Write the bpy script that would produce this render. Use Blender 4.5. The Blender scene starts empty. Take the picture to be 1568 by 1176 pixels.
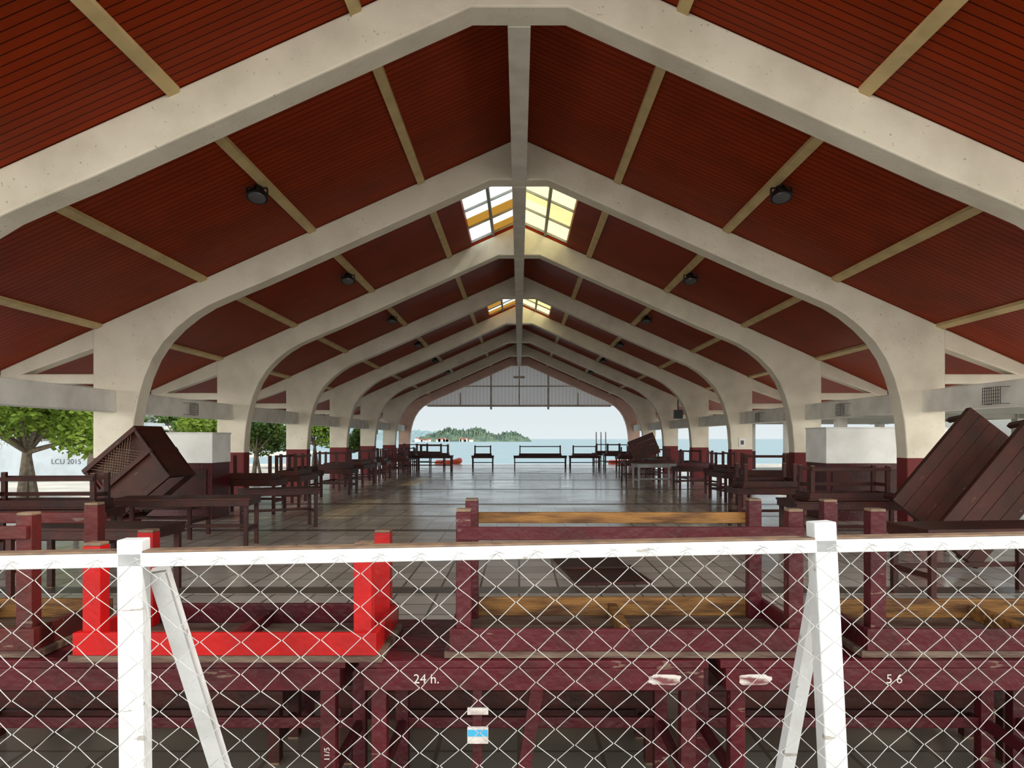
import bpy, bmesh, math, random
from mathutils import Vector, Matrix, Euler
random.seed(7)
scene = bpy.context.scene
COL = scene.collection
try:
    scene.view_settings.view_transform = 'Standard'
    scene.view_settings.look = 'None'
except Exception:
    pass

# ------------------------------------------------------------------ materials
def nodes_of(name):
    m = bpy.data.materials.new(name); m.use_nodes = True
    nt = m.node_tree
    return m, nt, nt.nodes, nt.links, nt.nodes['Principled BSDF']

def mk(name, col, rough=0.6, col2=None, scale=4.0, lo=0.4, hi=0.65, bump=0.0, bscale=30.0, metal=0.0, stretch=(1,1,1), detail=6.0, spec=0.5, chips=None):
    m, nt, N, L, B = nodes_of(name)
    B.inputs['Roughness'].default_value = rough
    B.inputs['Metallic'].default_value = metal
    B.inputs['Specular IOR Level'].default_value = spec
    tc = N.new('ShaderNodeTexCoord')
    mp = N.new('ShaderNodeMapping'); mp.inputs['Scale'].default_value = stretch
    L.new(tc.outputs['Object'], mp.inputs['Vector'])
    nz = N.new('ShaderNodeTexNoise'); nz.inputs['Scale'].default_value = scale; nz.inputs['Detail'].default_value = detail
    L.new(mp.outputs[0], nz.inputs['Vector'])
    rp = N.new('ShaderNodeValToRGB')
    rp.color_ramp.elements[0].position = lo; rp.color_ramp.elements[1].position = hi
    c2 = col2 if col2 else tuple(c*0.75 for c in col)
    rp.color_ramp.elements[0].color = (*col, 1); rp.color_ramp.elements[1].color = (*c2, 1)
    L.new(nz.outputs['Fac'], rp.inputs['Fac'])
    out = rp.outputs['Color']
    if chips:
        n5 = N.new('ShaderNodeTexNoise'); n5.inputs['Scale'].default_value = 16; n5.inputs['Detail'].default_value = 8
        mp5 = N.new('ShaderNodeMapping'); mp5.inputs['Scale'].default_value = (.35, 1.6, 1.6)
        L.new(tc.outputs['Object'], mp5.inputs[0]); L.new(mp5.outputs[0], n5.inputs['Vector'])
        g = N.new('ShaderNodeMath'); g.operation = 'GREATER_THAN'; g.inputs[1].default_value = .685; L.new(n5.outputs['Fac'], g.inputs[0])
        mxx = N.new('ShaderNodeMix'); mxx.data_type = 'RGBA'; L.new(g.outputs[0], mxx.inputs[0]); L.new(out, mxx.inputs[6]); mxx.inputs[7].default_value = (*chips, 1)
        out = mxx.outputs[2]
    L.new(out, B.inputs['Base Color'])
    if bump > 0:
        n2 = N.new('ShaderNodeTexNoise'); n2.inputs['Scale'].default_value = bscale
        L.new(mp.outputs[0], n2.inputs['Vector'])
        bp = N.new('ShaderNodeBump'); bp.inputs['Strength'].default_value = bump; bp.inputs['Distance'].default_value = 0.02
        L.new(n2.outputs['Fac'], bp.inputs['Height']); L.new(bp.outputs['Normal'], B.inputs['Normal'])
    return m

def math_node(N, L, op, a, b=None, c=None):
    n = N.new('ShaderNodeMath'); n.operation = op
    for i, v in enumerate((a, b, c)):
        if v is None: continue
        if hasattr(v, 'is_output') or hasattr(v, 'links'): L.new(v, n.inputs[i])
        else: n.inputs[i].default_value = v
    return n.outputs[0]

def mixc(N, L, fac, a, b):
    n = N.new('ShaderNodeMix'); n.data_type = 'RGBA'
    if isinstance(fac, (int, float)): n.inputs[0].default_value = fac
    else: L.new(fac, n.inputs[0])
    for idx, v in ((6, a), (7, b)):
        if isinstance(v, tuple): n.inputs[idx].default_value = (*v, 1)
        else: L.new(v, n.inputs[idx])
    return n.outputs[2]

def frame_mat(name, cream, stain):
    m, nt, N, L, B = nodes_of(name)
    tc = N.new('ShaderNodeTexCoord')
    nz = N.new('ShaderNodeTexNoise'); nz.inputs['Scale'].default_value = 1.6; nz.inputs['Detail'].default_value = 9
    L.new(tc.outputs['Object'], nz.inputs['Vector'])
    rp = N.new('ShaderNodeValToRGB'); rp.color_ramp.elements[0].position = .42; rp.color_ramp.elements[1].position = .72
    rp.color_ramp.elements[0].color = (*cream, 1); rp.color_ramp.elements[1].color = (*stain, 1)
    L.new(nz.outputs['Fac'], rp.inputs['Fac'])
    n3 = N.new('ShaderNodeTexNoise'); n3.inputs['Scale'].default_value = 24; n3.inputs['Detail'].default_value = 3
    L.new(tc.outputs['Object'], n3.inputs['Vector'])
    sp = math_node(N, L, 'GREATER_THAN', n3.outputs['Fac'], .71)
    c1 = mixc(N, L, sp, rp.outputs['Color'], tuple(c*.65 for c in stain))
    sx = N.new('ShaderNodeSeparateXYZ'); L.new(tc.outputs['Object'], sx.inputs[0])
    low = math_node(N, L, 'LESS_THAN', sx.outputs['Z'], 1.27)
    c2 = mixc(N, L, low, c1, (0.13, 0.007, 0.008))
    L.new(c2, B.inputs['Base Color']); B.inputs['Roughness'].default_value = .7
    bp = N.new('ShaderNodeBump'); bp.inputs['Strength'].default_value = .25; bp.inputs['Distance'].default_value = .02
    n4 = N.new('ShaderNodeTexNoise'); n4.inputs['Scale'].default_value = 9; L.new(tc.outputs['Object'], n4.inputs['Vector'])
    L.new(n4.outputs['Fac'], bp.inputs['Height']); L.new(bp.outputs['Normal'], B.inputs['Normal'])
    return m
M_frame = frame_mat('painted_concrete', (0.75, 0.70, 0.58), (0.61, 0.56, 0.45))
M_frame_far = frame_mat('painted_concrete_pink', (0.74, 0.52, 0.43), (0.6, 0.42, 0.35))
M_beam = mk('ridge_concrete', (0.68, 0.64, 0.56), .7, (0.56, 0.53, 0.46), 2.5, bump=.2)
M_tie = mk('tie_beam_paint', (0.76, 0.75, 0.69), .7, (0.62, 0.61, 0.55), 2.5, bump=.2)
M_purlin = mk('purlin_paint', (0.58, 0.44, 0.21), .6, (0.46, 0.35, 0.16), 3)

def ceiling_mat():
    m, nt, N, L, B = nodes_of('ceiling_planks')
    tc = N.new('ShaderNodeTexCoord'); sx = N.new('ShaderNodeSeparateXYZ'); L.new(tc.outputs['Object'], sx.inputs[0])
    w = 0.115
    t = math_node(N, L, 'DIVIDE', sx.outputs['Y'], w)
    fr = math_node(N, L, 'FRACT', t); fl = math_node(N, L, 'FLOOR', t)
    groove = math_node(N, L, 'LESS_THAN', fr, .12)
    wn = N.new('ShaderNodeTexWhiteNoise'); wn.noise_dimensions = '1D'; L.new(fl, wn.inputs['W'])
    nz = N.new('ShaderNodeTexNoise'); nz.inputs['Scale'].default_value = 1.3; nz.inputs['Detail'].default_value = 5
    L.new(tc.outputs['Object'], nz.inputs['Vector'])
    base = mixc(N, L, wn.outputs['Value'], (0.225, 0.022, 0.0022), (0.265, 0.028, 0.003))
    rp = N.new('ShaderNodeValToRGB'); rp.color_ramp.elements[0].position = .45; rp.color_ramp.elements[1].position = .8
    L.new(nz.outputs['Fac'], rp.inputs['Fac'])
    b2 = mixc(N, L, rp.outputs['Color'], base, (0.175, 0.020, 0.003))
    c = mixc(N, L, groove, b2, (0.035, 0.004, 0.001))
    L.new(c, B.inputs['Base Color'])
    B.inputs['Roughness'].default_value = .45; B.inputs['Specular IOR Level'].default_value = .06
    inv = math_node(N, L, 'SUBTRACT', 1.0, groove)
    bp = N.new('ShaderNodeBump'); bp.inputs['Strength'].default_value = .4; bp.inputs['Distance'].default_value = .01
    L.new(inv, bp.inputs['Height']); L.new(bp.outputs['Normal'], B.inputs['Normal'])
    return m
M_ceil = ceiling_mat()

def floor_mat():
    m, nt, N, L, B = nodes_of('glossy_floor_tiles')
    tc = N.new('ShaderNodeTexCoord')
    br = N.new('ShaderNodeTexBrick'); br.offset = 0.0; br.squash = 1.0
    br.inputs['Scale'].default_value = 1.0; br.inputs['Brick Width'].default_value = .42; br.inputs['Row Height'].default_value = .42
    br.inputs['Mortar Size'].default_value = .012; br.inputs['Bias'].default_value = 0.0
    br.inputs['Color1'].default_value = (0.66, 0.62, 0.55, 1); br.inputs['Color2'].default_value = (0.46, 0.43, 0.38, 1)
    br.inputs['Mortar'].default_value = (0.14, 0.125, 0.10, 1)
    L.new(tc.outputs['Object'], br.inputs['Vector'])
    nz = N.new('ShaderNodeTexNoise'); nz.inputs['Scale'].default_value = .7; nz.inputs['Detail'].default_value = 7
    L.new(tc.outputs['Object'], nz.inputs['Vector'])
    rp = N.new('ShaderNodeValToRGB'); rp.color_ramp.elements[0].position = .45; rp.color_ramp.elements[1].position = .75
    L.new(nz.outputs['Fac'], rp.inputs['Fac'])
    f = math_node(N, L, 'MULTIPLY', rp.outputs['Color'], .5)
    c = mixc(N, L, f, br.outputs['Color'], (0.30, 0.27, 0.22))
    # brownish dirt plus under-table shade painted into the floor colour near the fence
    sx = N.new('ShaderNodeSeparateXYZ'); L.new(tc.outputs['Object'], sx.inputs[0])
    mr = N.new('ShaderNodeMapRange'); mr.inputs['From Min'].default_value = 5.0; mr.inputs['From Max'].default_value = 7.0
    mr.inputs['To Min'].default_value = .75; mr.inputs['To Max'].default_value = 0.0
    L.new(math_node(N, L, 'MULTIPLY_ADD', nz.outputs['Fac'], 1.5, sx.outputs['Y']), mr.inputs['Value'])
    c = mixc(N, L, mr.outputs[0], c, (0.15, 0.12, 0.085))
    L.new(c, B.inputs['Base Color'])
    r = math_node(N, L, 'MULTIPLY_ADD', nz.outputs['Fac'], .26, .03)
    L.new(r, B.inputs['Roughness'])
    bp = N.new('ShaderNodeBump'); bp.inputs['Strength'].default_value = .04; bp.inputs['Distance'].default_value = .01
    n2 = N.new('ShaderNodeTexNoise'); n2.inputs['Scale'].default_value = 2.2
    L.new(tc.outputs['Object'], n2.inputs['Vector']); L.new(n2.outputs['Fac'], bp.inputs['Height']); L.new(bp.outputs['Normal'], B.inputs['Normal'])
    return m
M_floor = floor_mat()
M_strip = mk('floor_joint_dark', (0.12, 0.10, 0.08), .3)
M_ground = mk('outdoor_paving', (0.50, 0.48, 0.43), .85, (0.36, 0.34, 0.30), .6, bump=.2)
M_red = mk('maroon_paint', (0.060, 0.0045, 0.008), .38, (0.034, 0.005, 0.006), 6, lo=.45, hi=.7, bump=.25, bscale=25, spec=.28, chips=(.12, .065, .05))
M_red2 = mk('brick_red_paint', (0.085, 0.008, 0.007), .45, (0.045, 0.009, 0.007), 6, bump=.2, spec=.28, chips=(.12, .065, .05))
M_dark = mk('dark_brown_wood', (0.048, 0.010, 0.007), .5, (0.022, 0.008, 0.006), 5, bump=.2, spec=.25)
M_dark2 = mk('dark_brown_board', (0.060, 0.014, 0.008), .5, (0.032, 0.010, 0.006), 3, bump=.2, spec=.25, chips=(.10, .06, .045))
M_bright = mk('bright_red_paint', (0.36, 0.004, 0.004), .35, (0.24, 0.005, 0.005), 5, bump=.1, spec=.25)
M_yel = mk('bare_plank_wood', (0.25, 0.115, 0.028), .6, (0.08, 0.032, 0.01), 5, stretch=(1, 6, 6), bump=.3, spec=.3)
M_top = mk('worn_tabletop', (0.13, 0.09, 0.062), .55, (0.055, 0.025, 0.018), 4, stretch=(1, 5, 5), bump=.2, spec=.3)
M_white = mk('white_fence_paint', (0.52, 0.53, 0.53), .5, (0.40, 0.40, 0.38), 5, lo=.5, hi=.8, bump=.15, chips=(.30,.28,.25))
M_cut = mk('sawn_wood', (0.17, 0.105, 0.06), .7, (0.10, 0.06, 0.04), 20)
M_wire = mk('galvanised_wire', (0.38, 0.38, 0.37), .45, (0.26, 0.26, 0.25), 20, metal=.0)
M_cab = mk('cabinet_white', (0.80, 0.81, 0.79), .5, (0.68, 0.69, 0.66), 2)
M_black = mk('black_metal', (0.006, 0.006, 0.007), .4)
M_lens = mk('lamp_lens', (0.10, 0.10, 0.11), .2)
M_grey = mk('grey_metal', (0.30, 0.31, 0.31), .5, (0.22, 0.23, 0.23), 3)
M_trunk = mk('bark', (0.13, 0.10, 0.07), .9, (0.06, 0.05, 0.035), 8, bump=.4)
M_orange = mk('orange_rubber', (0.75, 0.09, 0.03), .45)
M_ship = mk('ship_paint', (0.38, 0.41, 0.43), .5, (0.32, 0.34, 0.35), 1)
M_shipd = mk('ship_dark', (0.05, 0.06, 0.07), .5)
M_wall = mk('building_wall', (0.50, 0.48, 0.43), .8, (0.42, 0.41, 0.37), .6)
M_glassd = mk('dark_window', (0.05, 0.07, 0.09), .15)
M_roofred = mk('roof_red', (0.30, 0.07, 0.045), .7)
M_blue = mk('blue_label', (0.03, 0.30, 0.50), .4, (0.03, 0.26, 0.45))
M_paint = mk('white_marking', (0.50, 0.47, 0.43), .6, (0.32, 0.27, 0.25), 30)
M_smear = mk('paint_smear', (0.48, 0.45, 0.41), .6, (0.12, 0.03, 0.03), 14, lo=.42, hi=.62, stretch=(1, 1, 3))

def leaf_mat(name, a, b):
    m, nt, N, L, B = nodes_of(name)
    tc = N.new('ShaderNodeTexCoord')
    nz = N.new('ShaderNodeTexNoise'); nz.inputs['Scale'].default_value = 1.5; L.new(tc.outputs['Object'], nz.inputs['Vector'])
    rp = N.new('ShaderNodeValToRGB'); rp.color_ramp.elements[0].position = .35; rp.color_ramp.elements[1].position = .65
    rp.color_ramp.elements[0].color = (*a, 1); rp.color_ramp.elements[1].color = (*b, 1)
    L.new(nz.outputs['Fac'], rp.inputs['Fac']); L.new(rp.outputs['Color'], B.inputs['Base Color'])
    B.inputs['Roughness'].default_value = .6; B.inputs['Specular IOR Level'].default_value = .2
    tr = N.new('ShaderNodeBsdfTranslucent'); L.new(rp.outputs['Color'], tr.inputs['Color'])
    mx = N.new('ShaderNodeMixShader'); mx.inputs[0].default_value = .4
    L.new(B.outputs[0], mx.inputs[1]); L.new(tr.outputs[0], mx.inputs[2])
    L.new(mx.outputs[0], N['Material Output'].inputs['Surface'])
    return m
M_leaf = leaf_mat('leaves', (0.10, 0.17, 0.02), (0.22, 0.31, 0.045))
M_leaf2 = leaf_mat('leaves_dark', (0.05, 0.10, 0.025), (0.12, 0.18, 0.04))

def skylight_mat():
    m, nt, N, L, B = nodes_of('translucent_skylight_sheet')
    tc = N.new('ShaderNodeTexCoord'); sx = N.new('ShaderNodeSeparateXYZ'); L.new(tc.outputs['Object'], sx.inputs[0])
    cx = math_node(N, L, 'FLOOR', math_node(N, L, 'DIVIDE', sx.outputs['X'], .63))
    cy = math_node(N, L, 'FLOOR', math_node(N, L, 'DIVIDE', sx.outputs['Y'], .62))
    cid = math_node(N, L, 'MULTIPLY_ADD', cx, 17.3, cy)
    wn = N.new('ShaderNodeTexWhiteNoise'); wn.noise_dimensions = '1D'; L.new(cid, wn.inputs['W'])
    am = math_node(N, L, 'GREATER_THAN', wn.outputs['Value'], .66)
    right_ = math_node(N, L, 'GREATER_THAN', sx.outputs['X'], 0)
    basec = mixc(N, L, right_, (0.92, 0.95, 0.95), (0.93, 0.89, 0.68))
    alt = mixc(N, L, right_, (0.60, 0.40, 0.13), (0.86, 0.78, 0.52))
    nz = N.new('ShaderNodeTexNoise'); nz.inputs['Scale'].default_value = 3; nz.inputs['Detail'].default_value = 4; L.new(tc.outputs['Object'], nz.inputs['Vector'])
    c0 = mixc(N, L, am, basec, alt)
    dirt = math_node(N, L, 'MULTIPLY', nz.outputs['Fac'], .3)
    c = mixc(N, L, dirt, c0, (0.55, 0.46, 0.28))
    tr = N.new('ShaderNodeBsdfTransparent'); L.new(c, tr.inputs['Color'])
    tl = N.new('ShaderNodeBsdfTranslucent'); L.new(c, tl.inputs['Color'])
    mx = N.new('ShaderNodeMixShader'); mx.inputs[0].default_value = .35
    L.new(tr.outputs[0], mx.inputs[1]); L.new(tl.outputs[0], mx.inputs[2]); L.new(mx.outputs[0], N['Material Output'].inputs['Surface'])
    return m
M_sky = skylight_mat()

def corr_mat():
    m, nt, N, L, B = nodes_of('gable_sheet')
    tc = N.new('ShaderNodeTexCoord'); sx = N.new('ShaderNodeSeparateXYZ'); L.new(tc.outputs['Object'], sx.inputs[0])
    t = math_node(N, L, 'DIVIDE', sx.outputs['X'], .22); fr = math_node(N, L, 'FRACT', t)
    g = math_node(N, L, 'LESS_THAN', fr, .22)
    c = mixc(N, L, g, (0.88, 0.84, 0.82), (0.74, 0.70, 0.68)); L.new(c, B.inputs['Base Color']); B.inputs['Roughness'].default_value = .6
    tr = N.new('ShaderNodeBsdfTranslucent'); L.new(c, tr.inputs['Color'])
    mx = N.new('ShaderNodeMixShader'); mx.inputs[0].default_value = .65
    L.new(B.outputs[0], mx.inputs[1]); L.new(tr.outputs[0], mx.inputs[2]); L.new(mx.outputs[0], N['Material Output'].inputs['Surface'])
    return m
M_corr = corr_mat()

def sea_mat():
    m, nt, N, L, B = nodes_of('sea_water')
    tc = N.new('ShaderNodeTexCoord'); mp = N.new('ShaderNodeMapping'); mp.inputs['Scale'].default_value = (.25, .9, 1)
    L.new(tc.outputs['Object'], mp.inputs[0])
    nz = N.new('ShaderNodeTexNoise'); nz.inputs['Scale'].default_value = .6; nz.inputs['Detail'].default_value = 8
    L.new(mp.outputs[0], nz.inputs['Vector'])
    rp = N.new('ShaderNodeValToRGB'); rp.color_ramp.elements[0].position = .35; rp.color_ramp.elements[1].position = .7
    rp.color_ramp.elements[0].color = (0.17, 0.25, 0.275, 1); rp.color_ramp.elements[1].color = (0.25, 0.325, 0.345, 1)
    L.new(nz.outputs['Fac'], rp.inputs['Fac']); L.new(rp.outputs['Color'], B.inputs['Base Color'])
    B.inputs['Roughness'].default_value = .4; B.inputs['Specular IOR Level'].default_value = .3
    bp = N.new('ShaderNodeBump'); bp.inputs['Strength'].default_value = .5; bp.inputs['Distance'].default_value = .2
    L.new(nz.outputs['Fac'], bp.inputs['Height']); L.new(bp.outputs['Normal'], B.inputs['Normal'])
    return m
M_sea = sea_mat()

# ------------------------------------------------------------------ mesh builder
class MB:
    def __init__(s): s.v = []; s.f = []; s.m = []; s.mats = []
    def mi(s, mat):
        if mat not in s.mats: s.mats.append(mat)
        return s.mats.index(mat)
    def add(s, vs, fs, mat, M=None):
        o = len(s.v); k = s.mi(mat)
        for p in vs:
            p = Vector(p)
            if M is not None: p = M @ p
            s.v.append(p)
        for f in fs: s.f.append([i + o for i in f]); s.m.append(k)
    def box(s, x0, x1, y0, y1, z0, z1, mat, M=None):
        vs = [(x0,y0,z0),(x1,y0,z0),(x1,y1,z0),(x0,y1,z0),(x0,y0,z1),(x1,y0,z1),(x1,y1,z1),(x0,y1,z1)]
        s.add(vs, [(0,3,2,1),(4,5,6,7),(0,1,5,4),(1,2,6,5),(2,3,7,6),(3,0,4,7)], mat, M)
    def cyl(s, p1, p2, r1, r2, mat, n=8, M=None):
        p1 = Vector(p1); p2 = Vector(p2); d = (p2 - p1).normalized()
        a = d.orthogonal().normalized(); b = d.cross(a)
        vs = []
        for p, r in ((p1, r1), (p2, r2)):
            for i in range(n):
                t = 2*math.pi*i/n; vs.append(p + a*math.cos(t)*r + b*math.sin(t)*r)
        fs = [(i, (i+1) % n, n+(i+1) % n, n+i) for i in range(n)] + [tuple(range(n))[::-1], tuple(range(n, 2*n))]
        s.add(vs, fs, mat, M)
    def bar(s, p1, p2, w, t, mat, up=Vector((0,0,1))):
        p1 = Vector(p1); p2 = Vector(p2); d = (p2-p1); Ln = d.length; d.normalize()
        a = d.cross(Vector(up)).normalized(); b = a.cross(d)
        M = Matrix((( a.x, d.x, b.x, p1.x),(a.y, d.y, b.y, p1.y),(a.z, d.z, b.z, p1.z),(0,0,0,1)))
        s.box(-w/2, w/2, 0, Ln, -t/2, t/2, mat, M)
    def prism(s, pts, y0, y1, mat, M=None):
        n = len(pts)
        vs = [(p[0], y0, p[1]) for p in pts] + [(p[0], y1, p[1]) for p in pts]
        fs = [tuple(range(n)), tuple(range(2*n-1, n-1, -1))] + [(i, n+i, n+(i+1) % n, (i+1) % n) for i in range(n)]
        s.add(vs, fs, mat, M)
    def obj(s, name, loc=(0,0,0), rot=(0,0,0), bevel=0.0, parent=None, recalc=True, smooth=False):
        me = bpy.data.meshes.new(name)
        me.from_pydata([tuple(v) for v in s.v], [], s.f)
        for mt in s.mats: me.materials.append(mt)
        for p, k in zip(me.polygons, s.m): p.material_index = k
        if recalc:
            bm = bmesh.new(); bm.from_mesh(me); bmesh.ops.recalc_face_normals(bm, faces=bm.faces); bm.to_mesh(me); bm.free()
        if smooth:
            for p in me.polygons: p.use_smooth = True
        o = bpy.data.objects.new(name, me); COL.objects.link(o)
        o.location = loc; o.rotation_euler = rot
        if bevel > 0:
            b = o.modifiers.new('bevel', 'BEVEL'); b.width = bevel; b.segments = 2; b.limit_method = 'ANGLE'
        if parent: o.parent = parent
        return o

def empty(name, loc=(0,0,0), rot=(0,0,0)):
    e = bpy.data.objects.new(name, None); COL.objects.link(e); e.location = loc; e.rotation_euler = rot; return e

# ------------------------------------------------------------------ structure
FR = [7.60, 12.68, 17.88, 23.18, 28.5, 34.0, 39.6, 44.8]
TH = .36
Y0, Y1 = 1.8, 46.3
AP, SL = 6.78, 0.447
def ztop(x): return AP - SL*abs(x)
half = [(0.5, 6.05), (4.4, 4.30), (5.0, 4.05), (5.34, 3.90), (5.62, 3.73), (5.88, 3.52), (6.12, 3.27), (6.31, 2.98), (6.45, 2.65), (6.55, 2.3), (6.62, 1.9), (6.66, 1.4), (6.67, 0.0)]
outer = [(7.325, 0.0), (7.325, ztop(7.325))]
right = half + outer
pts = [(0, AP)] + [(-x, z) for x, z in reversed(right)] + right
for i, y in enumerate(FR):
    mb = MB(); mt = M_frame if i < 7 else M_frame_far
    mb.prism(pts, y, y + TH, mt)
    for sgn in (-1, 1):
        q = [(sgn*7.30, ztop(7.30)), (sgn*8.95, ztop(8.95)), (sgn*8.95, ztop(8.95)-.20), (sgn*7.30, ztop(7.30)-.34)]
        mb.prism(q, y+.04, y+.32, mt)
        mb.box(*( (7.30, 8.95) if sgn > 0 else (-8.95, -7.30) ), y+.06, y+.30, 2.56, 2.72, mt)
    mb.obj('portal_frame', bevel=.02)

def slope_piece(mb, sgn, x0, x1, y0, y1, mat, t=.14, off=0.0):
    q = [(sgn*x0, ztop(x0)+off), (sgn*x1, ztop(x1)+off), (sgn*x1, ztop(x1)+t+off), (sgn*x0, ztop(x0)+t+off)]
    mb.prism(q, y0, y1, mat)
mb = MB()
holes = [(FR[1]+TH, FR[2]), (FR[3]+TH, FR[4])]
for sgn in (-1, 1):
    slope_piece(mb, sgn, 1.15, 9.1, Y0, Y1, M_ceil)
    ys = [Y0] + [v for h in holes for v in h] + [Y1]
    for k in range(0, len(ys), 2):
        slope_piece(mb, sgn, 0.0, 1.15, ys[k], ys[k+1], M_ceil)
mb.obj('ceiling')
for h in holes:
    mb = MB()
    for sgn in (-1, 1):
        slope_piece(mb, sgn, 0.0, 1.15, h[0], h[1], M_sky, t=.012, off=.13)
        n = 4
        for k in range(n+1):
            y = h[0] + (h[1]-h[0])*k/n
            q = [(sgn*.1, ztop(.1)+.07), (sgn*1.15, ztop(1.15)+.07), (sgn*1.15, ztop(1.15)+.12), (sgn*.1, ztop(.1)+.12)]
            mb.prism(q, y-.02, y+.02, M_grey)
        q = [(sgn*.60, ztop(.6)+.02), (sgn*.66, ztop(.66)+.02), (sgn*.66, ztop(.66)+.12), (sgn*.60, ztop(.6)+.12)]
        mb.prism(q, h[0], h[1], M_grey)
    mb.obj('skylight')
mb = MB()
for sgn in (-1, 1):
    x = sgn*9.12
    mb.box(x-.03, x+.03, Y0, Y1, ztop(9.12)-.12, ztop(9.12)+.18, M_tie)
mb.obj('roof_fascia')
mb = MB()
for sgn in (-1, 1):
    for x in (1.68, 3.55, 5.42, 7.22):
        q = [(sgn*(x-.055), ztop(x-.055)-.05), (sgn*(x+.055), ztop(x+.055)-.05), (sgn*(x+.055), ztop(x+.055)+.01), (sgn*(x-.055), ztop(x-.055)+.01)]
        ys = [Y0] + [v for f in FR for v in (f, f+TH)] + [Y1]
        for k in range(0, len(ys), 2): mb.prism(q, ys[k], ys[k+1], M_purlin)
mb.obj('roof_purlins')
mb = MB()
ys = [FR[0]+TH] + [v for f in FR[1:] for v in (f, f+TH)]
for k in range(0, len(ys)-1, 2):
    mb.box(-.125, .125, ys[k], ys[k+1], 6.04, 6.74, M_beam)
mb.obj('ridge_beam', bevel=.01)
mb = MB()
ys = [Y0] + [v for f in FR for v in (f, f+TH)]
for sgn in (-1, 1):
    a, b = sorted((sgn*6.92, sgn*7.22))
    for k in range(0, len(ys)-1, 2):
        mb.box(a, b, ys[k], ys[k+1], 2.06, 2.43, M_tie)
mb.obj('tie_beams', bevel=.015)
mb = MB()
gy = FR[-1] + .40
zb = 3.62
mb.prism([(-6.9, zb), (6.9, zb), (6.9, ztop(6.9)), (0, AP), (-6.9, ztop(6.9))], gy, gy+.05, M_corr)
mb.box(-5.6, 5.6, gy-.12, gy-.01, zb-.06, zb+.06, M_beam)
mb.box(-3.9, 3.9, gy-.08, gy-.01, 4.78, 4.86, M_beam)
for x in (-1.72, 1.78): mb.box(x-.06, x+.06, gy-.1, gy-.01, 3.4, 5.9, M_beam)
for x in (-3.6, 0, 3.6): mb.box(x-.04, x+.04, gy-.07, gy-.01, 3.6, ztop(x)-.75, M_beam)
mb.box(-.35, .35, gy-.06, gy-.01, 5.3, 5.45, M_beam)
mb.obj('wall_gable')

mb = MB(); mb.box(-9.2, 9.2, 1.0, 46.6, -.15, 0, M_floor); mb.obj('floor')
mb = MB()
for f in FR: mb.box(-6.6, 6.6, f+.02, f+.34, 0.0, .004, M_strip)
mb.box(-6.6, 6.6, 15.2, 15.32, 0, .004, M_strip)
mb.obj('floor_joint_strips')
mb = MB(); mb.box(-21, 80, -60, 48.5, -1.2, -.16, M_ground); mb.box(-60, -21, -60, 8, -1.2, -.16, M_ground)
mb.box(-21, 80, 48.2, 48.6, -1.5, -.05, M_tie)
mb.obj('outdoor_ground')
me = bpy.data.meshes.new('sea'); me.from_pydata([(-6000,8,-1.5),(6000,8,-1.5),(6000,9000,-1.5),(-6000,9000,-1.5)], [], [(0,1,2,3)]); me.materials.append(M_sea)
o = bpy.data.objects.new('sea', me); COL.objects.link(o)

def lamp(x, y):
    mb = MB(); z = ztop(x)-.05
    mb.cyl((0,0,0), (0,0,-.05), .025, .025, M_black)
    mb.bar((-.14,0,-.05), (.14,0,-.05), .04, .02, M_black)
    mb.bar((-.14,0,-.05), (-.14,0,-.15), .04, .015, M_black, up=(1,0,0))
    mb.bar((.14,0,-.05), (.14,0,-.15), .04, .015, M_black, up=(1,0,0))
    T = Matrix.Translation((0,0,-.15)) @ Matrix.Rotation(math.radians(-20), 4, 'X')
    mb.cyl((0,0,.13), (0,0,.05), .07, .085, M_black, 20, T)
    mb.cyl((0,0,.05), (0,0,0), .085, .145, M_black, 20, T)
    mb.cyl((0,0,0), (0,0,-.035), .150, .150, M_black, 20, T)
    mb.cyl((0,0,-.035), (0,0,-.045), .12, .115, M_lens, 20, T)
    mb.obj('floodlight', loc=(x, y, z))
for y in (5.35, 10.2, 15.6, 21.0, 26.5, 31.9, 37.3):
    for x in (-3.62, 3.62): 
        if y == 5.35 and x > 0: continue
        lamp(x, y)

def basket(x, y):
    mb = MB()
    for i in range(9):
        t = -.2 + i*.05
        mb.bar((0, t, -.12), (0, t, .12), .006, .006, M_black, up=(0,1,0))
        if i < 6: mb.bar((0, -.2, -.12+i*.048), (0, .2, -.12+i*.048), .006, .006, M_black)
    for zz in (-.12, .12):
        for yy in (-.2, .2):
            mb.bar((0, yy, zz), (.14*(1 if x > 0 else -1), yy, zz), .006, .006, M_black)
    mb.obj('wire_basket', loc=(x, y, 2.22))
basket(-6.78, 15.4); basket(6.78, 10.6); basket(6.78, 15.6); basket(6.78, 21.0)

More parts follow.
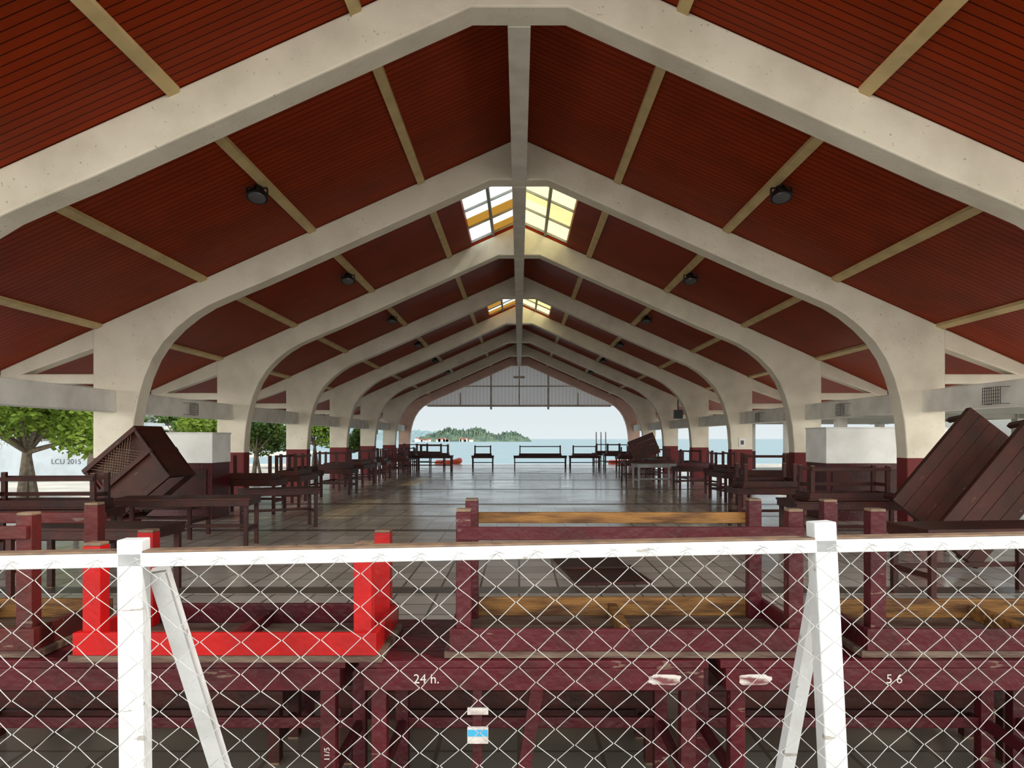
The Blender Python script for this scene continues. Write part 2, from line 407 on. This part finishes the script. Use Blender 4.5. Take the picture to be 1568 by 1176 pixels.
# ------------------------------------------------------------------ furniture
def table(name, L, W, H, loc, rz=0.0, flip=False, m=M_red, mtop=None, leg=.058, apron=.085, top_t=.028, rails=None, stretch=.28, tilt=None, planks=4, rail_mats=None, apron_back=None, tips=True, bv=.003):
    mb = MB(); mtop = mtop or m
    pw = W/planks
    ov = .02
    for i in range(planks):
        y0 = -W/2 + i*pw + .003
        mb.box(-L/2-ov, L/2+ov, y0, y0+pw-.006, H-top_t, H, mtop)
    a1 = H-top_t
    mb.box(-L/2, L/2, -W/2, -W/2+.024, a1-apron, a1, m)
    mb.box(-L/2, L/2, W/2-.024, W/2, a1-apron, a1, apron_back or m)
    mb.box(-L/2, -L/2+.024, -W/2+.024, W/2-.024, a1-apron, a1, m)
    mb.box(L/2-.024, L/2, -W/2+.024, W/2-.024, a1-apron, a1, m)
    mb.box(-.02, .02, -W/2+.024, W/2-.024, a1-apron*.7, a1, apron_back if apron_back else m)
    for sx in (-1, 1):
        for sy in (-1, 1):
            cx = sx*(L/2-.024-leg/2); cy = sy*(W/2-.024-leg/2)
            mb.box(cx-leg/2, cx+leg/2, cy-leg/2, cy+leg/2, .012, a1, m)
            mb.box(cx-leg/2+.001, cx+leg/2-.001, cy-leg/2+.001, cy+leg/2-.001, 0, .012, M_cut if tips else m)
    if stretch:
        for sx in (-1, 1):
            cx = sx*(L/2-.024-leg/2)
            mb.box(cx-.014, cx+.014, -W/2+.05, W/2-.05, stretch-.025, stretch+.025, m)
        mb.box(-L/2+.05, L/2-.05, W/2-.024-leg*.7, W/2-.024-leg*.7+.025, stretch-.02, stretch+.03, m)
    if rails:
        rm = rail_mats or (m, m)
        mb.box(-L/2+.03, L/2-.03, -W/2, -W/2+.024, rails, rails+.05, rm[0])
        mb.box(-L/2+.03, L/2-.03, W/2-.024, W/2, rails, rails+.05, rm[1])
    if flip:
        for v in mb.v: v.z = H - v.z
    o = mb.obj(name, loc=loc, rot=(0, 0, rz) if tilt is None else tilt, bevel=bv)
    return o

def text(txt, size, loc, rot, parent, mat):
    c = bpy.data.curves.new('marking', 'FONT'); c.body = txt; c.size = size; c.extrude = .0005
    c.materials.append(mat)
    o = bpy.data.objects.new('painted_marking', c); COL.objects.link(o)
    o.parent = parent; o.location = loc; o.rotation_euler = rot
    return o
R90 = (math.radians(90), 0, 0)
tL = table('wooden_table', 2.20, .66, .75, (-1.785, 3.15, 0), m=M_red, mtop=M_red, planks=4)
tM = table('wooden_table', 1.30, .66, .75, (.056, 3.15, 0), m=M_red, planks=4)
tR = table('wooden_table', 1.42, .66, .75, (1.50, 3.15, 0), m=M_red, planks=4)
tR2 = table('wooden_table', 1.30, .66, .75, (2.92, 3.18, 0), m=M_red, planks=4)
text('24 h.', .05, (-.46, -.333, .667), R90, tM, M_paint)
text('5 6', .05, (-.10, -.333, .667), R90, tR, M_paint)
text('11/5', .03, (1.10-.045, -.31, .36), (math.radians(90), math.radians(-90), 0), tL, M_paint)
def blotch(parent, x, seed):
    r = random.Random(seed); mb = MB(); n = 22; vs = []
    for i in range(n):
        t = 2*math.pi*i/n; k = r.uniform(.9, 1.08)
        vs.append((math.copysign(abs(math.cos(t))**.5, math.cos(t))*.062*k, -.3315, .680 + math.copysign(abs(math.sin(t))**.5, math.sin(t))*.020*k))
    mb.add(vs, [tuple(range(n))], M_smear); mb.obj('paint_patch', parent=parent, loc=(x, 0, 0))
blotch(tM, .50, 1); blotch(tR, -.60, 2)
mb = MB()
mb.box(-.235, -.20, -.30, -.27, .01, .64, M_red)
mb.box(-.255, -.175, -.315, -.302, .54, .565, M_paint)
mb.box(-.255, -.175, -.318, -.302, .43, .49, M_paint); mb.box(-.253, -.177, -.3195, -.3181, .458, .484, M_blue)
mb.obj('label_post', parent=tM)
mb = MB(); mb.bar((0, 0, 0.02), (.10, .0, .66), .05, .04, M_red, up=(0,1,0)); mb.obj('leaning_stick', parent=tM, loc=(-.08, -.24, 0))

table('upturned_bench', 1.15, .52, .45, (-1.115, 3.05, .752), flip=True, m=M_bright, mtop=M_top, leg=.068, apron=.085, apron_back=M_red, stretch=None, planks=3)
table('upturned_table', 1.40, .60, .575, (.43, 3.145, .752), flip=True, m=M_red, mtop=M_top, leg=.058, rails=.068, rail_mats=(M_red, M_yel), apron_back=M_yel, stretch=None, planks=3)
table('upturned_table', 1.45, .55, .575, (2.07, 3.125, .752), flip=True, m=M_red, mtop=M_top, leg=.062, apron_back=M_yel, stretch=None, planks=3)
table('upturned_table', 1.05, .56, .56, (-2.40, 3.13, .752), flip=True, m=M_red2, mtop=M_top, leg=.062, rails=.05, apron_back=M_yel, stretch=None, planks=3)
for x, L in ((-2.0, 1.7), (-.1, 1.6), (1.65, 1.6)):  # extra low benches added behind the front tables to shade the floor
    table('wooden_bench', L, .42, .40, (x, 3.80, 0), m=M_dark, planks=2, stretch=.12)
    table('wooden_bench', L*.9, .40, .38, (x+.1, 4.30, 0), m=M_red, planks=2, stretch=.12)

mb = MB(); mb.box(-.42, .42, -.95, .95, 0, .03, M_dark); mb.box(-.42, .42, -.1, .0, .03, .05, M_dark); mb.obj('wooden_board', loc=(.95, 9.0, .006), rot=(0, 0, math.radians(6)))

table('wooden_table', 1.9, .75, .75, (-4.85, 10.8, 0), .12, m=M_dark, mtop=M_dark2)
table('wooden_table', 1.9, .8, .60, (-6.1, 12.0, 0), 0, m=M_dark)
table('wooden_table', 1.6, .7, .72, (-6.0, 9.4, 0), .05, m=M_dark)
table('upturned_bench', 1.4, .45, .45, (-6.0, 9.4, .722), .05, flip=True, m=M_dark, rails=.05)
table('wooden_table', 1.5, .7, .72, (-4.35, 7.6, 0), -.05, m=M_dark)
table('wooden_table', 1.3, .6, .72, (-4.3, 13.2, 0), .5, m=M_dark, stretch=.3)
def crate(loc, rot):
    mb = MB(); w, d, h = 1.15, .7, 1.0
    for x in (-w/2, w/2-.06):
        for y in (-d/2, d/2-.06): mb.box(x, x+.06, y, y+.06, 0, h, M_dark)
    for z in (0, h-.07, h*.5):
        mb.box(-w/2, w/2, -d/2-.01, -d/2+.05, z, z+.07, M_dark2); mb.box(-w/2, w/2, d/2-.05, d/2+.01, z, z+.07, M_dark)
        mb.box(-w/2-.01, -w/2+.05, -d/2, d/2, z, z+.07, M_dark); mb.box(w/2-.05, w/2+.01, -d/2, d/2, z, z+.07, M_dark)
    mb.box(-w/2, w/2, -d/2, d/2, h-.02, h+.01, M_dark)
    mb.box(-w/2+.06, w/2-.06, -d/2+.05, -d/2+.07, .07, h*.5, M_dark2)
    mb.box(-w/2+.06, w/2-.06, -d/2+.10, -d/2+.11, h*.5, h, M_dark2)
    mb.box(w/2-.02, w/2, -d/2, d/2, 0, h, M_dark)
    n = 16
    for k in range(-n, n*2):
        for s in (1, -1):
            pts_ = []
            x0 = -w/2 + k*.06
            for t in (0, h*.46):
                pts_.append((x0 + s*t, t + h*.52))
            (xa, za), (xb, zb_) = pts_
            if min(xa, xb) < -w/2+.04 or max(xa, xb) > w/2-.04: continue
            mb.bar((xa, -d/2+.02, za), (xb, -d/2+.02, zb_), .010, .01, M_cut, up=(0,1,0))
    mb.obj('lattice_crate', loc=loc, rot=rot, bevel=.004)
crate((-5.86, 11.95, .66), (0, math.radians(-38), math.radians(-8)))

def counter(x0, x1, y0, y1, zt):
    mb = MB()
    mb.box(x0, x1, y0, y1, 0, 1.12, M_red); mb.box(x0-.015, x1+.015, y0-.015, y1+.015, 1.12, zt, M_cab)
    mb.box(x0-.03, x1+.03, y0-.03, y1+.03, zt, zt+.03, M_cab); mb.box(x0+.1, x1-.1, y0-.02, y0-.001, .2, 1.0, M_dark)
    mb.obj('stall_counter', bevel=.01)
counter(-7.75, -6.08, 14.6, 15.5, 1.70); counter(6.0, 8.35, 14.4, 15.4, 1.80)

table('wooden_table', 1.75, .8, .72, (4.75, 10.7, 0), 0, m=M_dark)
table('upturned_bench', 1.2, .5, .5, (4.70, 10.7, .722), .04, flip=True, m=M_dark, rails=.03)
table('wooden_table', 1.5, .7, .74, (4.6, 7.4, 0), .1, m=M_dark)
table('wooden_table', 1.2, .7, .74, (4.4, 13.2, 0), 0, m=M_dark)
table('upturned_bench', 1.0, .5, .42, (4.4, 13.2, .742), .1, flip=True, m=M_dark)
def leaning(loc, ang, L, W, rx=0, legs=True):
    mb = MB()
    for i in range(4): mb.box(-L/2, L/2, -.03, 0, -W/2+i*W/4+.002, -W/2+(i+1)*W/4-.002, M_dark2)
    for z in (-W/2, W/2-.05): mb.box(-L/2, L/2, 0.0, .09, z, z+.05, M_dark)
    for x in (-L/2, L/2-.05): mb.box(x, x+.05, 0, .09, -W/2, W/2, M_dark)
    if legs:
        for x in (-L/2+.08, L/2-.14):
            for z in (-W/2+.03, W/2-.09): mb.box(x, x+.06, 0.0, .5, z, z+.06, M_dark)
    mb.obj('leaning_table', loc=loc, rot=(rx, math.radians(ang), 0), bevel=.004)
leaning((5.70, 9.75, 1.20), -50, 1.6, .64, math.radians(-6)); leaning((5.93, 9.0, 0.98), -50, 1.95, .66, math.radians(-8))
table('wooden_bench', 1.5, .4, .42, (6.75, 10.6, 0), 0, m=M_dark)

rs = random.Random(21)
def stack(x, y, rz, L=1.5, W=.7, m=M_dark, h=.74, h2=.46, rails=None):
    table('wooden_table', L, W, h, (x, y, 0), rz, m=m, tips=False, planks=3, apron=.11, bv=0)
    if h2: table('upturned_bench', L*.8, W*.65, h2, (x, y, h+.002), rz, flip=True, m=rs.choice((M_dark, M_red, M_dark2)), tips=False, stretch=None, planks=3, rails=rails, bv=0)
for i, y in enumerate((15.9, 17.8, 19.6, 21.4, 23.2, 25.0, 26.8, 28.6, 30.4, 32.2, 34.0, 35.8, 37.6)):
    stack(-5.75 + (.35 if i % 2 else 0), y, (math.pi/2 if i % 3 else 0) + rs.uniform(-.12, .12), m=rs.choice((M_dark, M_red, M_dark)), h2=rs.choice((.46, .5, .4)), L=1.3, rails=.03 if i % 2 else None)
for i, y in enumerate((17.4, 19.2, 21.0, 22.8, 25.0, 29.2, 31.0, 32.8, 34.6, 36.4, 38.2)):
    stack(5.80 - (.35 if i % 2 else 0), y, (math.pi/2 if i % 3 else 0) + rs.uniform(-.12, .12), m=rs.choice((M_dark, M_red, M_dark)), h2=rs.choice((.46, .5, .56)), L=1.3, rails=.03 if i % 2 == 0 else None)
for x, y in ((-4.2, 36.6), (-5.0, 40.9), (-6.0, 42.8), (5.6, 41.2), (5.2, 43.2)):
    stack(x, y, 0, 1.8, .8, h=.78, h2=.55, rails=.04)
for x, L in ((-2.0, 1.2), (1.15, 2.9), (3.6, 1.7)):
    stack(x, 40.6, 0, L, .7, h=.68, h2=.56, rails=.04)
table('wooden_table', 1.3, .8, .8, (4.35, 23.8, 0), .1, m=M_grey)
table('wooden_table', 1.3, .8, .8, (4.45, 27.2, 0), .1, m=M_dark)
leaning((4.6, 27.2, 1.29), -22, 1.0, .8, legs=False)

mb = MB(); mb.box(6.9, 7.1, FR[3]-.02, FR[3]-.002, 1.35, 1.62, M_cab); mb.box(6.95, 7.05, FR[3]-.024, FR[3]-.021, 1.42, 1.55, M_shipd); mb.obj('notice_sign')
mb = MB(); mb.box(6.15, 6.5, 29.3, 29.45, 2.4, 2.75, M_shipd); mb.box(6.3, 6.34, 29.35, 29.4, 2.75, 3.9, M_shipd); mb.obj('hanging_speaker')

for x in (4.9, 5.2, 5.5):
    mb = MB(); mb.cyl((0,0,0), (0,0,2.2), .04, .035, M_grey); mb.cyl((0,0,0), (0,0,.05), .12, .12, M_grey); mb.obj('mooring_pole', loc=(x, 46.9, -.16))
def dinghy(loc, L, rz):
    bm = bmesh.new()
    n, k = 28, 10; vs = []
    for i in range(n):
        t = 2*math.pi*i/n; cx = math.cos(t)*L/2*(1 if math.cos(t) < 0 else 1.15); cy = math.sin(t)*L*.24
        d = Vector((math.cos(t), math.sin(t), 0)); ring = []
        for j in range(k):
            a = 2*math.pi*j/k; ring.append(bm.verts.new(Vector((cx, cy, .2 + (max(0, math.cos(t))**2)*.15)) + d*math.cos(a)*.2 + Vector((0,0,math.sin(a)*.2))))
        vs.append(ring)
    for i in range(n):
        for j in range(k): bm.faces.new((vs[i][j], vs[(i+1)%n][j], vs[(i+1)%n][(j+1)%k], vs[i][(j+1)%k]))
    bm.faces.new([vs[i][7] for i in range(n)])
    me = bpy.data.meshes.new('rubber_dinghy'); bm.to_mesh(me); bm.free(); me.materials.append(M_orange)
    for p in me.polygons: p.use_smooth = True
    o = bpy.data.objects.new('rubber_dinghy', me); COL.objects.link(o); o.location = loc; o.rotation_euler = (0,0,rz)
dinghy((-4.6, 47.5, -.16), 1.3, 0); dinghy((6.9, 47.6, -.16), 2.0, .1)

# ------------------------------------------------------------------ fence
fe = empty('chain_link_fence', (0, 2.2, 0), (0, -.009, math.atan(.072)))
def fpart(mb, nm, **k): return mb.obj(nm, parent=fe, **k)
mb = MB(); mb.box(-3.2, 3.4, -.02, .03, 1.244, 1.284, M_white); mb.box(-3.2, 3.4, -.018, .045, 1.284, 1.290, M_cut); fpart(mb, 'top_rail', bevel=.003)
for nm, x, zt, ln in (('post_1', -1.103, 1.322, 0), ('post_2', .946, 1.337, .045), ('post_3', -3.1, 1.33, 0), ('post_4', 3.0, 1.33, 0)):
    mb = MB(); mb.bar((x+ln*1.35, .01, -.16), (x, .01, zt), .070, .06, M_white, up=(0,1,0)); fpart(mb, nm, bevel=.004)
mb = MB(); mb.bar((-1.06, .075, 1.22), (-.85, .50, -.16), .05, .045, M_white, up=(0,1,0)); fpart(mb, 'brace_1')
mb = MB(); mb.bar((.990, .075, 1.23), (.915, .46, -.16), .045, .045, M_white, up=(0,1,0)); fpart(mb, 'brace_2')
mb = MB()
a, h = .0565, .094; zt = 1.262; rows = 13
def jit(i, j): 
    r = random.Random(i*131+j*17); return r.uniform(-.0035, .0035), r.uniform(-.003, .003)
for i in range(-52, 58):
    prev = None
    for j in range(rows*2+1):
        k = (j % 2 == 0)
        right_ = k if i % 2 == 0 else (not k)
        ix = i + 1 if right_ else i
        jx, jz = jit(ix, j)
        sag = .012*math.sin(ix*.35)*(j/(rows*2))
        x = ix*a + jx + (-.002 if right_ else .002); z = zt - j*h/2 + jz + sag*.5
        p = (x, -.040 + (.003 if i % 2 else -.003)*(1 if right_ else -1), z)
        if prev: mb.cyl(prev, p, .0012, .0012, M_wire, 5)
        prev = p
    if i % 2 == 0:
        xx = (i+1)*a
        mb.cyl((xx-.022, -.043, zt-.004), (xx+.012, -.045, zt+.010), .0013, .0013, M_wire, 5)
        mb.cyl((xx+.022, -.043, zt+.002), (xx-.006, -.045, zt+.012), .0013, .0013, M_wire, 5)
fpart(mb, 'wire_mesh', recalc=False)

# ------------------------------------------------------------------ surroundings
def tree(loc, H, R, n=4200, leaf=.13, mat=M_leaf, seed=1, flat=.7, zlo=.5, name='tree'):
    r = random.Random(seed); mb = MB()
    mb.cyl((0,0,0), (.1,.05,H*.35), R*.06, R*.045, M_trunk, 10); mb.cyl((.3,.1,0), (.1,.05,H*.35), R*.04, R*.035, M_trunk, 8)
    blobs = []
    for k in range(13):
        a_ = r.uniform(0, 6.28); rr = R*r.uniform(.2, .8); c = Vector((math.cos(a_)*rr, math.sin(a_)*rr, H*r.uniform(zlo, .88)))
        blobs.append((c, R*r.uniform(.28, .45)))
        mb.cyl((.1,.05,H*.35), c, R*.03, R*.01, M_trunk, 6)
    for k in range(n):
        c, br = r.choice(blobs)
        d = Vector((r.gauss(0,1), r.gauss(0,1), r.gauss(0,1))).normalized() * br * (r.random()**.4)
        d.z *= flat; p = c + d
        u = Vector((r.gauss(0,1), r.gauss(0,1), r.gauss(0,.6))).normalized(); w = u.cross(Vector((r.gauss(0,1), r.gauss(0,1), r.gauss(0,1)))).normalized()
        s = leaf*r.uniform(.6, 1.2)
        mb.add([p-u*s, p-w*s*.5, p+u*s, p+w*s*.5], [(0,1,2,3)], mat)
    mb.obj(name, loc=loc, recalc=False)
tree((-14.8, 22, -.16), 3.9, 2.9, 8000, .12, seed=2, zlo=.44)
tree((-18.0, 31, -.16), 6.0, 3.2, 6000, .16, M_leaf, 3)
tree((-11.7, 32.5, -.16), 3.3, 1.8, 6000, .11, M_leaf2, 4, zlo=.34)
tree((-15.8, 38.5, -.16), 4.4, 2.4, 7000, .14, M_leaf, 8, zlo=.3)
tree((-17.3, 45, -.16), 5.0, 2.4, 6000, .16, M_leaf2, 5, zlo=.3)
tree((-12.3, 44, -.16), 3.8, 1.8, 6000, .12, M_leaf, 6, zlo=.34)
tree((-9.9, 47, -.16), 3.2, 1.2, 4500, .11, M_leaf2, 9, zlo=.34)
mb = MB()
prof = [(-22, -1.9), (3.6, -1.9), (5.2, .6), (5.4, 1.0), (-22, 1.0)]
mb.prism(prof, 0, 6, M_ship)
mb.prism([(-22, -1.95), (3.5, -1.95), (3.7, -1.5), (-22, -1.5)], -.03, 6.03, M_shipd)
mb.box(-22, 4.8, 0, .08, 1.0, 1.35, M_ship)
mb.box(-14, -4.5, 1.2, 5, 1.0, 3.4, M_ship); mb.box(-12, -6.5, 1.6, 4.6, 3.4, 5.2, M_ship)
for x in range(-13, -5, 1): mb.box(x, x+.5, 1.17, 1.2, 2.2, 2.7, M_glassd)
mb.cyl((-9, 3, 5.2), (-9, 3, 9), .12, .06, M_ship)
for x in range(-4, 5): mb.cyl((x, .05, 1.3), (x, .05, 2.1), .03, .03, M_ship, 5)
mb.bar((-4, .05, 2.1), (4.5, .05, 2.1), .04, .04, M_ship); mb.bar((-4, .05, 1.7), (4.5, .05, 1.7), .03, .03, M_ship)
mb.box(4.4, 5.3, 0.6, 5.4, 1.0, 2.6, M_ship)
sh = mb.obj('landing_ship', loc=(-30.5, 47, .1))
text('LCU 2015', .46, (.7, -.03, -.1), R90, sh, M_shipd)
def building(name, x0, x1, y0, y1, H, floors, wall=M_wall, roof=None):
    mb = MB(); mb.box(x0, x1, y0, y1, -1.4, H, wall)
    fh = (H)/floors
    for f in range(floors):
        n = max(2, int((x1-x0)/3.2))
        for k in range(n):
            cx = x0 + (k+.5)*(x1-x0)/n
            mb.box(cx-.9, cx+.9, y0-.05, y0+.1, f*fh+.5, f*fh+fh-.7, M_glassd)
        mb.box(x0-.3, x1+.3, y0-1.0, y0, f*fh+fh-.2, f*fh+fh, wall)
        mb.box(x0, x1, y0-1.0, y0-.95, f*fh+fh, f*fh+fh+.5, M_tie)
    if roof: mb.prism([(x0-.6, H+.2), (x1+.6, H+.2), ((x0+x1)/2, H+2.4)], y0-.6, y1+.6, roof)
    mb.obj(name)
building('hotel_building', -74, -54, 118, 130, 9.5, 3)
building('seaside_house', -90, -78, 120, 130, 6, 2, roof=M_roofred)
mb = MB(); mb.prism([(-140, -1.6), (-44, -1.6), (-46, -1.2), (-140, -1.2)], 102, 170, M_ground); mb.obj('shore_ground')
for x in (-66, -58, -51): tree((x, 110.5, -1.21), 7, 4, 2600, .35, M_leaf2, int(-x), zlo=.35)

def island(name, x0, x1, y, hmax, seed, dep=60, n=130, mat=M_leaf2, low=0.0):
    r = random.Random(seed); mb = MB(); m_ = 8
    hs = []
    for i in range(n+1):
        t = i/n
        env = min(1, t*9+low)*min(1, (1-t)*7)**.6
        hs.append(hmax*env*(.62+.16*math.sin(t*9+seed)+.12*math.sin(t*23+seed*2)+.16*r.random()))
    vs = []; fs = []
    for i in range(n+1):
        for j in range(m_+1):
            s = j/m_; vs.append((x0+(x1-x0)*i/n + r.uniform(-.5, .5), y+dep*s, -1.6 + hs[i]*math.sin(min(s*1.3, 1)*math.pi/2)*(r.uniform(.75, 1.1))))
    for i in range(n):
        for j in range(m_): k = i*(m_+1)+j; fs.append((k, k+m_+1, k+m_+2, k+1))
    mb.add(vs, fs, mat); o = mb.obj(name, recalc=True)
    return o
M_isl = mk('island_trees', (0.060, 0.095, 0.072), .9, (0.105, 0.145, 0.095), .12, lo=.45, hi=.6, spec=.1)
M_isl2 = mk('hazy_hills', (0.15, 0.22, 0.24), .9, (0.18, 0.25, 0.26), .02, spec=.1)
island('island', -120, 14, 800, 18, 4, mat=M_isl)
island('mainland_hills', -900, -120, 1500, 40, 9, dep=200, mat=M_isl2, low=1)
r = random.Random(12); mb = MB()
for k in range(16):
    x = -112 + r.random()*60; w = r.uniform(2, 5); hh = r.uniform(1.5, 3.5)
    mb.box(x, x+w, 790, 794, -1.5, -1.5+hh, r.choice((M_wall, M_cab, M_wall))); mb.prism([(x-.3, -1.5+hh), (x+w+.3, -1.5+hh), (x+w/2, -1.5+hh+1.3)], 789.6, 794.4, M_roofred)
mb.obj('island_village')

pe = MB()
for y in (13, 19, 25, 31, 37, 43):
    for x in (13.5, 21):
        pe.box(x-.2, x+.2, y-.2, y+.2, -.16, 2.7, M_wall); pe.box(x-.21, x+.21, y-.21, y+.21, -.16, .9, M_red)
    pe.bar((13.0, y, 2.55), (17.25, y, 4.3), .2, .22, M_wall); pe.bar((21.5, y, 2.55), (17.25, y, 4.3), .2, .22, M_wall)
    pe.box(13.2, 21.3, y-.08, y+.08, 2.45, 2.65, M_wall)
    pe.bar((17.25, y, 2.6), (17.25, y, 4.2), .12, .12, M_wall, up=(0,1,0))
    pe.bar((15.3, y, 2.6), (16.4, y, 3.8), .1, .1, M_wall, up=(0,1,0)); pe.bar((19.2, y, 2.6), (18.1, y, 3.8), .1, .1, M_wall, up=(0,1,0))
for x in (13.5, 21): pe.box(x-.12, x+.12, 12, 44, 2.45, 2.75, M_wall)
pe.prism([(12.6, 2.75), (17.25, 4.65), (21.9, 2.75), (21.9, 2.85), (17.25, 4.75), (12.6, 2.85)], 11.5, 44.5, M_cab)
pe.obj('neighbouring_pavilion')
building('market_building', 27, 45, 28, 52, 5.5, 2, wall=M_wall)

# ------------------------------------------------------------------ light
w = bpy.data.worlds.new('World'); scene.world = w; w.use_nodes = True
N = w.node_tree.nodes; L = w.node_tree.links; bg = N['Background']
tc = N.new('ShaderNodeTexCoord'); sx = N.new('ShaderNodeSeparateXYZ'); L.new(tc.outputs['Generated'], sx.inputs[0])
rp = N.new('ShaderNodeValToRGB'); e = rp.color_ramp.elements
e[0].position = 0.0; e[0].color = (0.78, 0.85, 0.87, 1); e[1].position = .7; e[1].color = (0.62, 0.72, 0.84, 1)
x_ = e.new(.12); x_.color = (0.66, 0.77, 0.82, 1)
L.new(sx.outputs['Z'], rp.inputs['Fac'])
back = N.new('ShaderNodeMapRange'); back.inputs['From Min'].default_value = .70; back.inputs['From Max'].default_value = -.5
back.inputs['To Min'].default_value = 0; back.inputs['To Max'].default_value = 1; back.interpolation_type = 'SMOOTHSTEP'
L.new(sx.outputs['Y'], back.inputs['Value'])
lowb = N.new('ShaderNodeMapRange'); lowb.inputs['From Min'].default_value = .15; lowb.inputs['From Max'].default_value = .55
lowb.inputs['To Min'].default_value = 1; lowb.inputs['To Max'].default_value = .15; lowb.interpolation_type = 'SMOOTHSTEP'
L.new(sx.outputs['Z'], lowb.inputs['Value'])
gl = math_node(N, L, 'MULTIPLY', back.outputs[0], lowb.outputs[0])  # low sky glow behind the camera, added to brighten the hall interior
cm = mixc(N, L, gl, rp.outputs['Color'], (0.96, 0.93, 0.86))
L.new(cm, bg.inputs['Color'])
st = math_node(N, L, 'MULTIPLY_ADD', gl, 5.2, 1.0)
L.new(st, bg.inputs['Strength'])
sun = bpy.data.lights.new('sun', 'SUN'); sun.energy = 4.0; sun.angle = math.radians(3); sun.color = (1, .94, .83)
so = bpy.data.objects.new('sun', sun); COL.objects.link(so); so.rotation_euler = (math.radians(12), math.radians(36), 0)

# ------------------------------------------------------------------ camera
cam = bpy.data.cameras.new('camera'); cam.sensor_width = 36; cam.lens = 36*1130/1568
cam.shift_x = -11/1568; cam.shift_y = 84/1568; cam.clip_end = 20000; cam.clip_start = .05
co = bpy.data.objects.new('camera', cam); COL.objects.link(co); co.location = (0, 0, 1.6); co.rotation_euler = (math.radians(90), 0, 0)
scene.camera = co
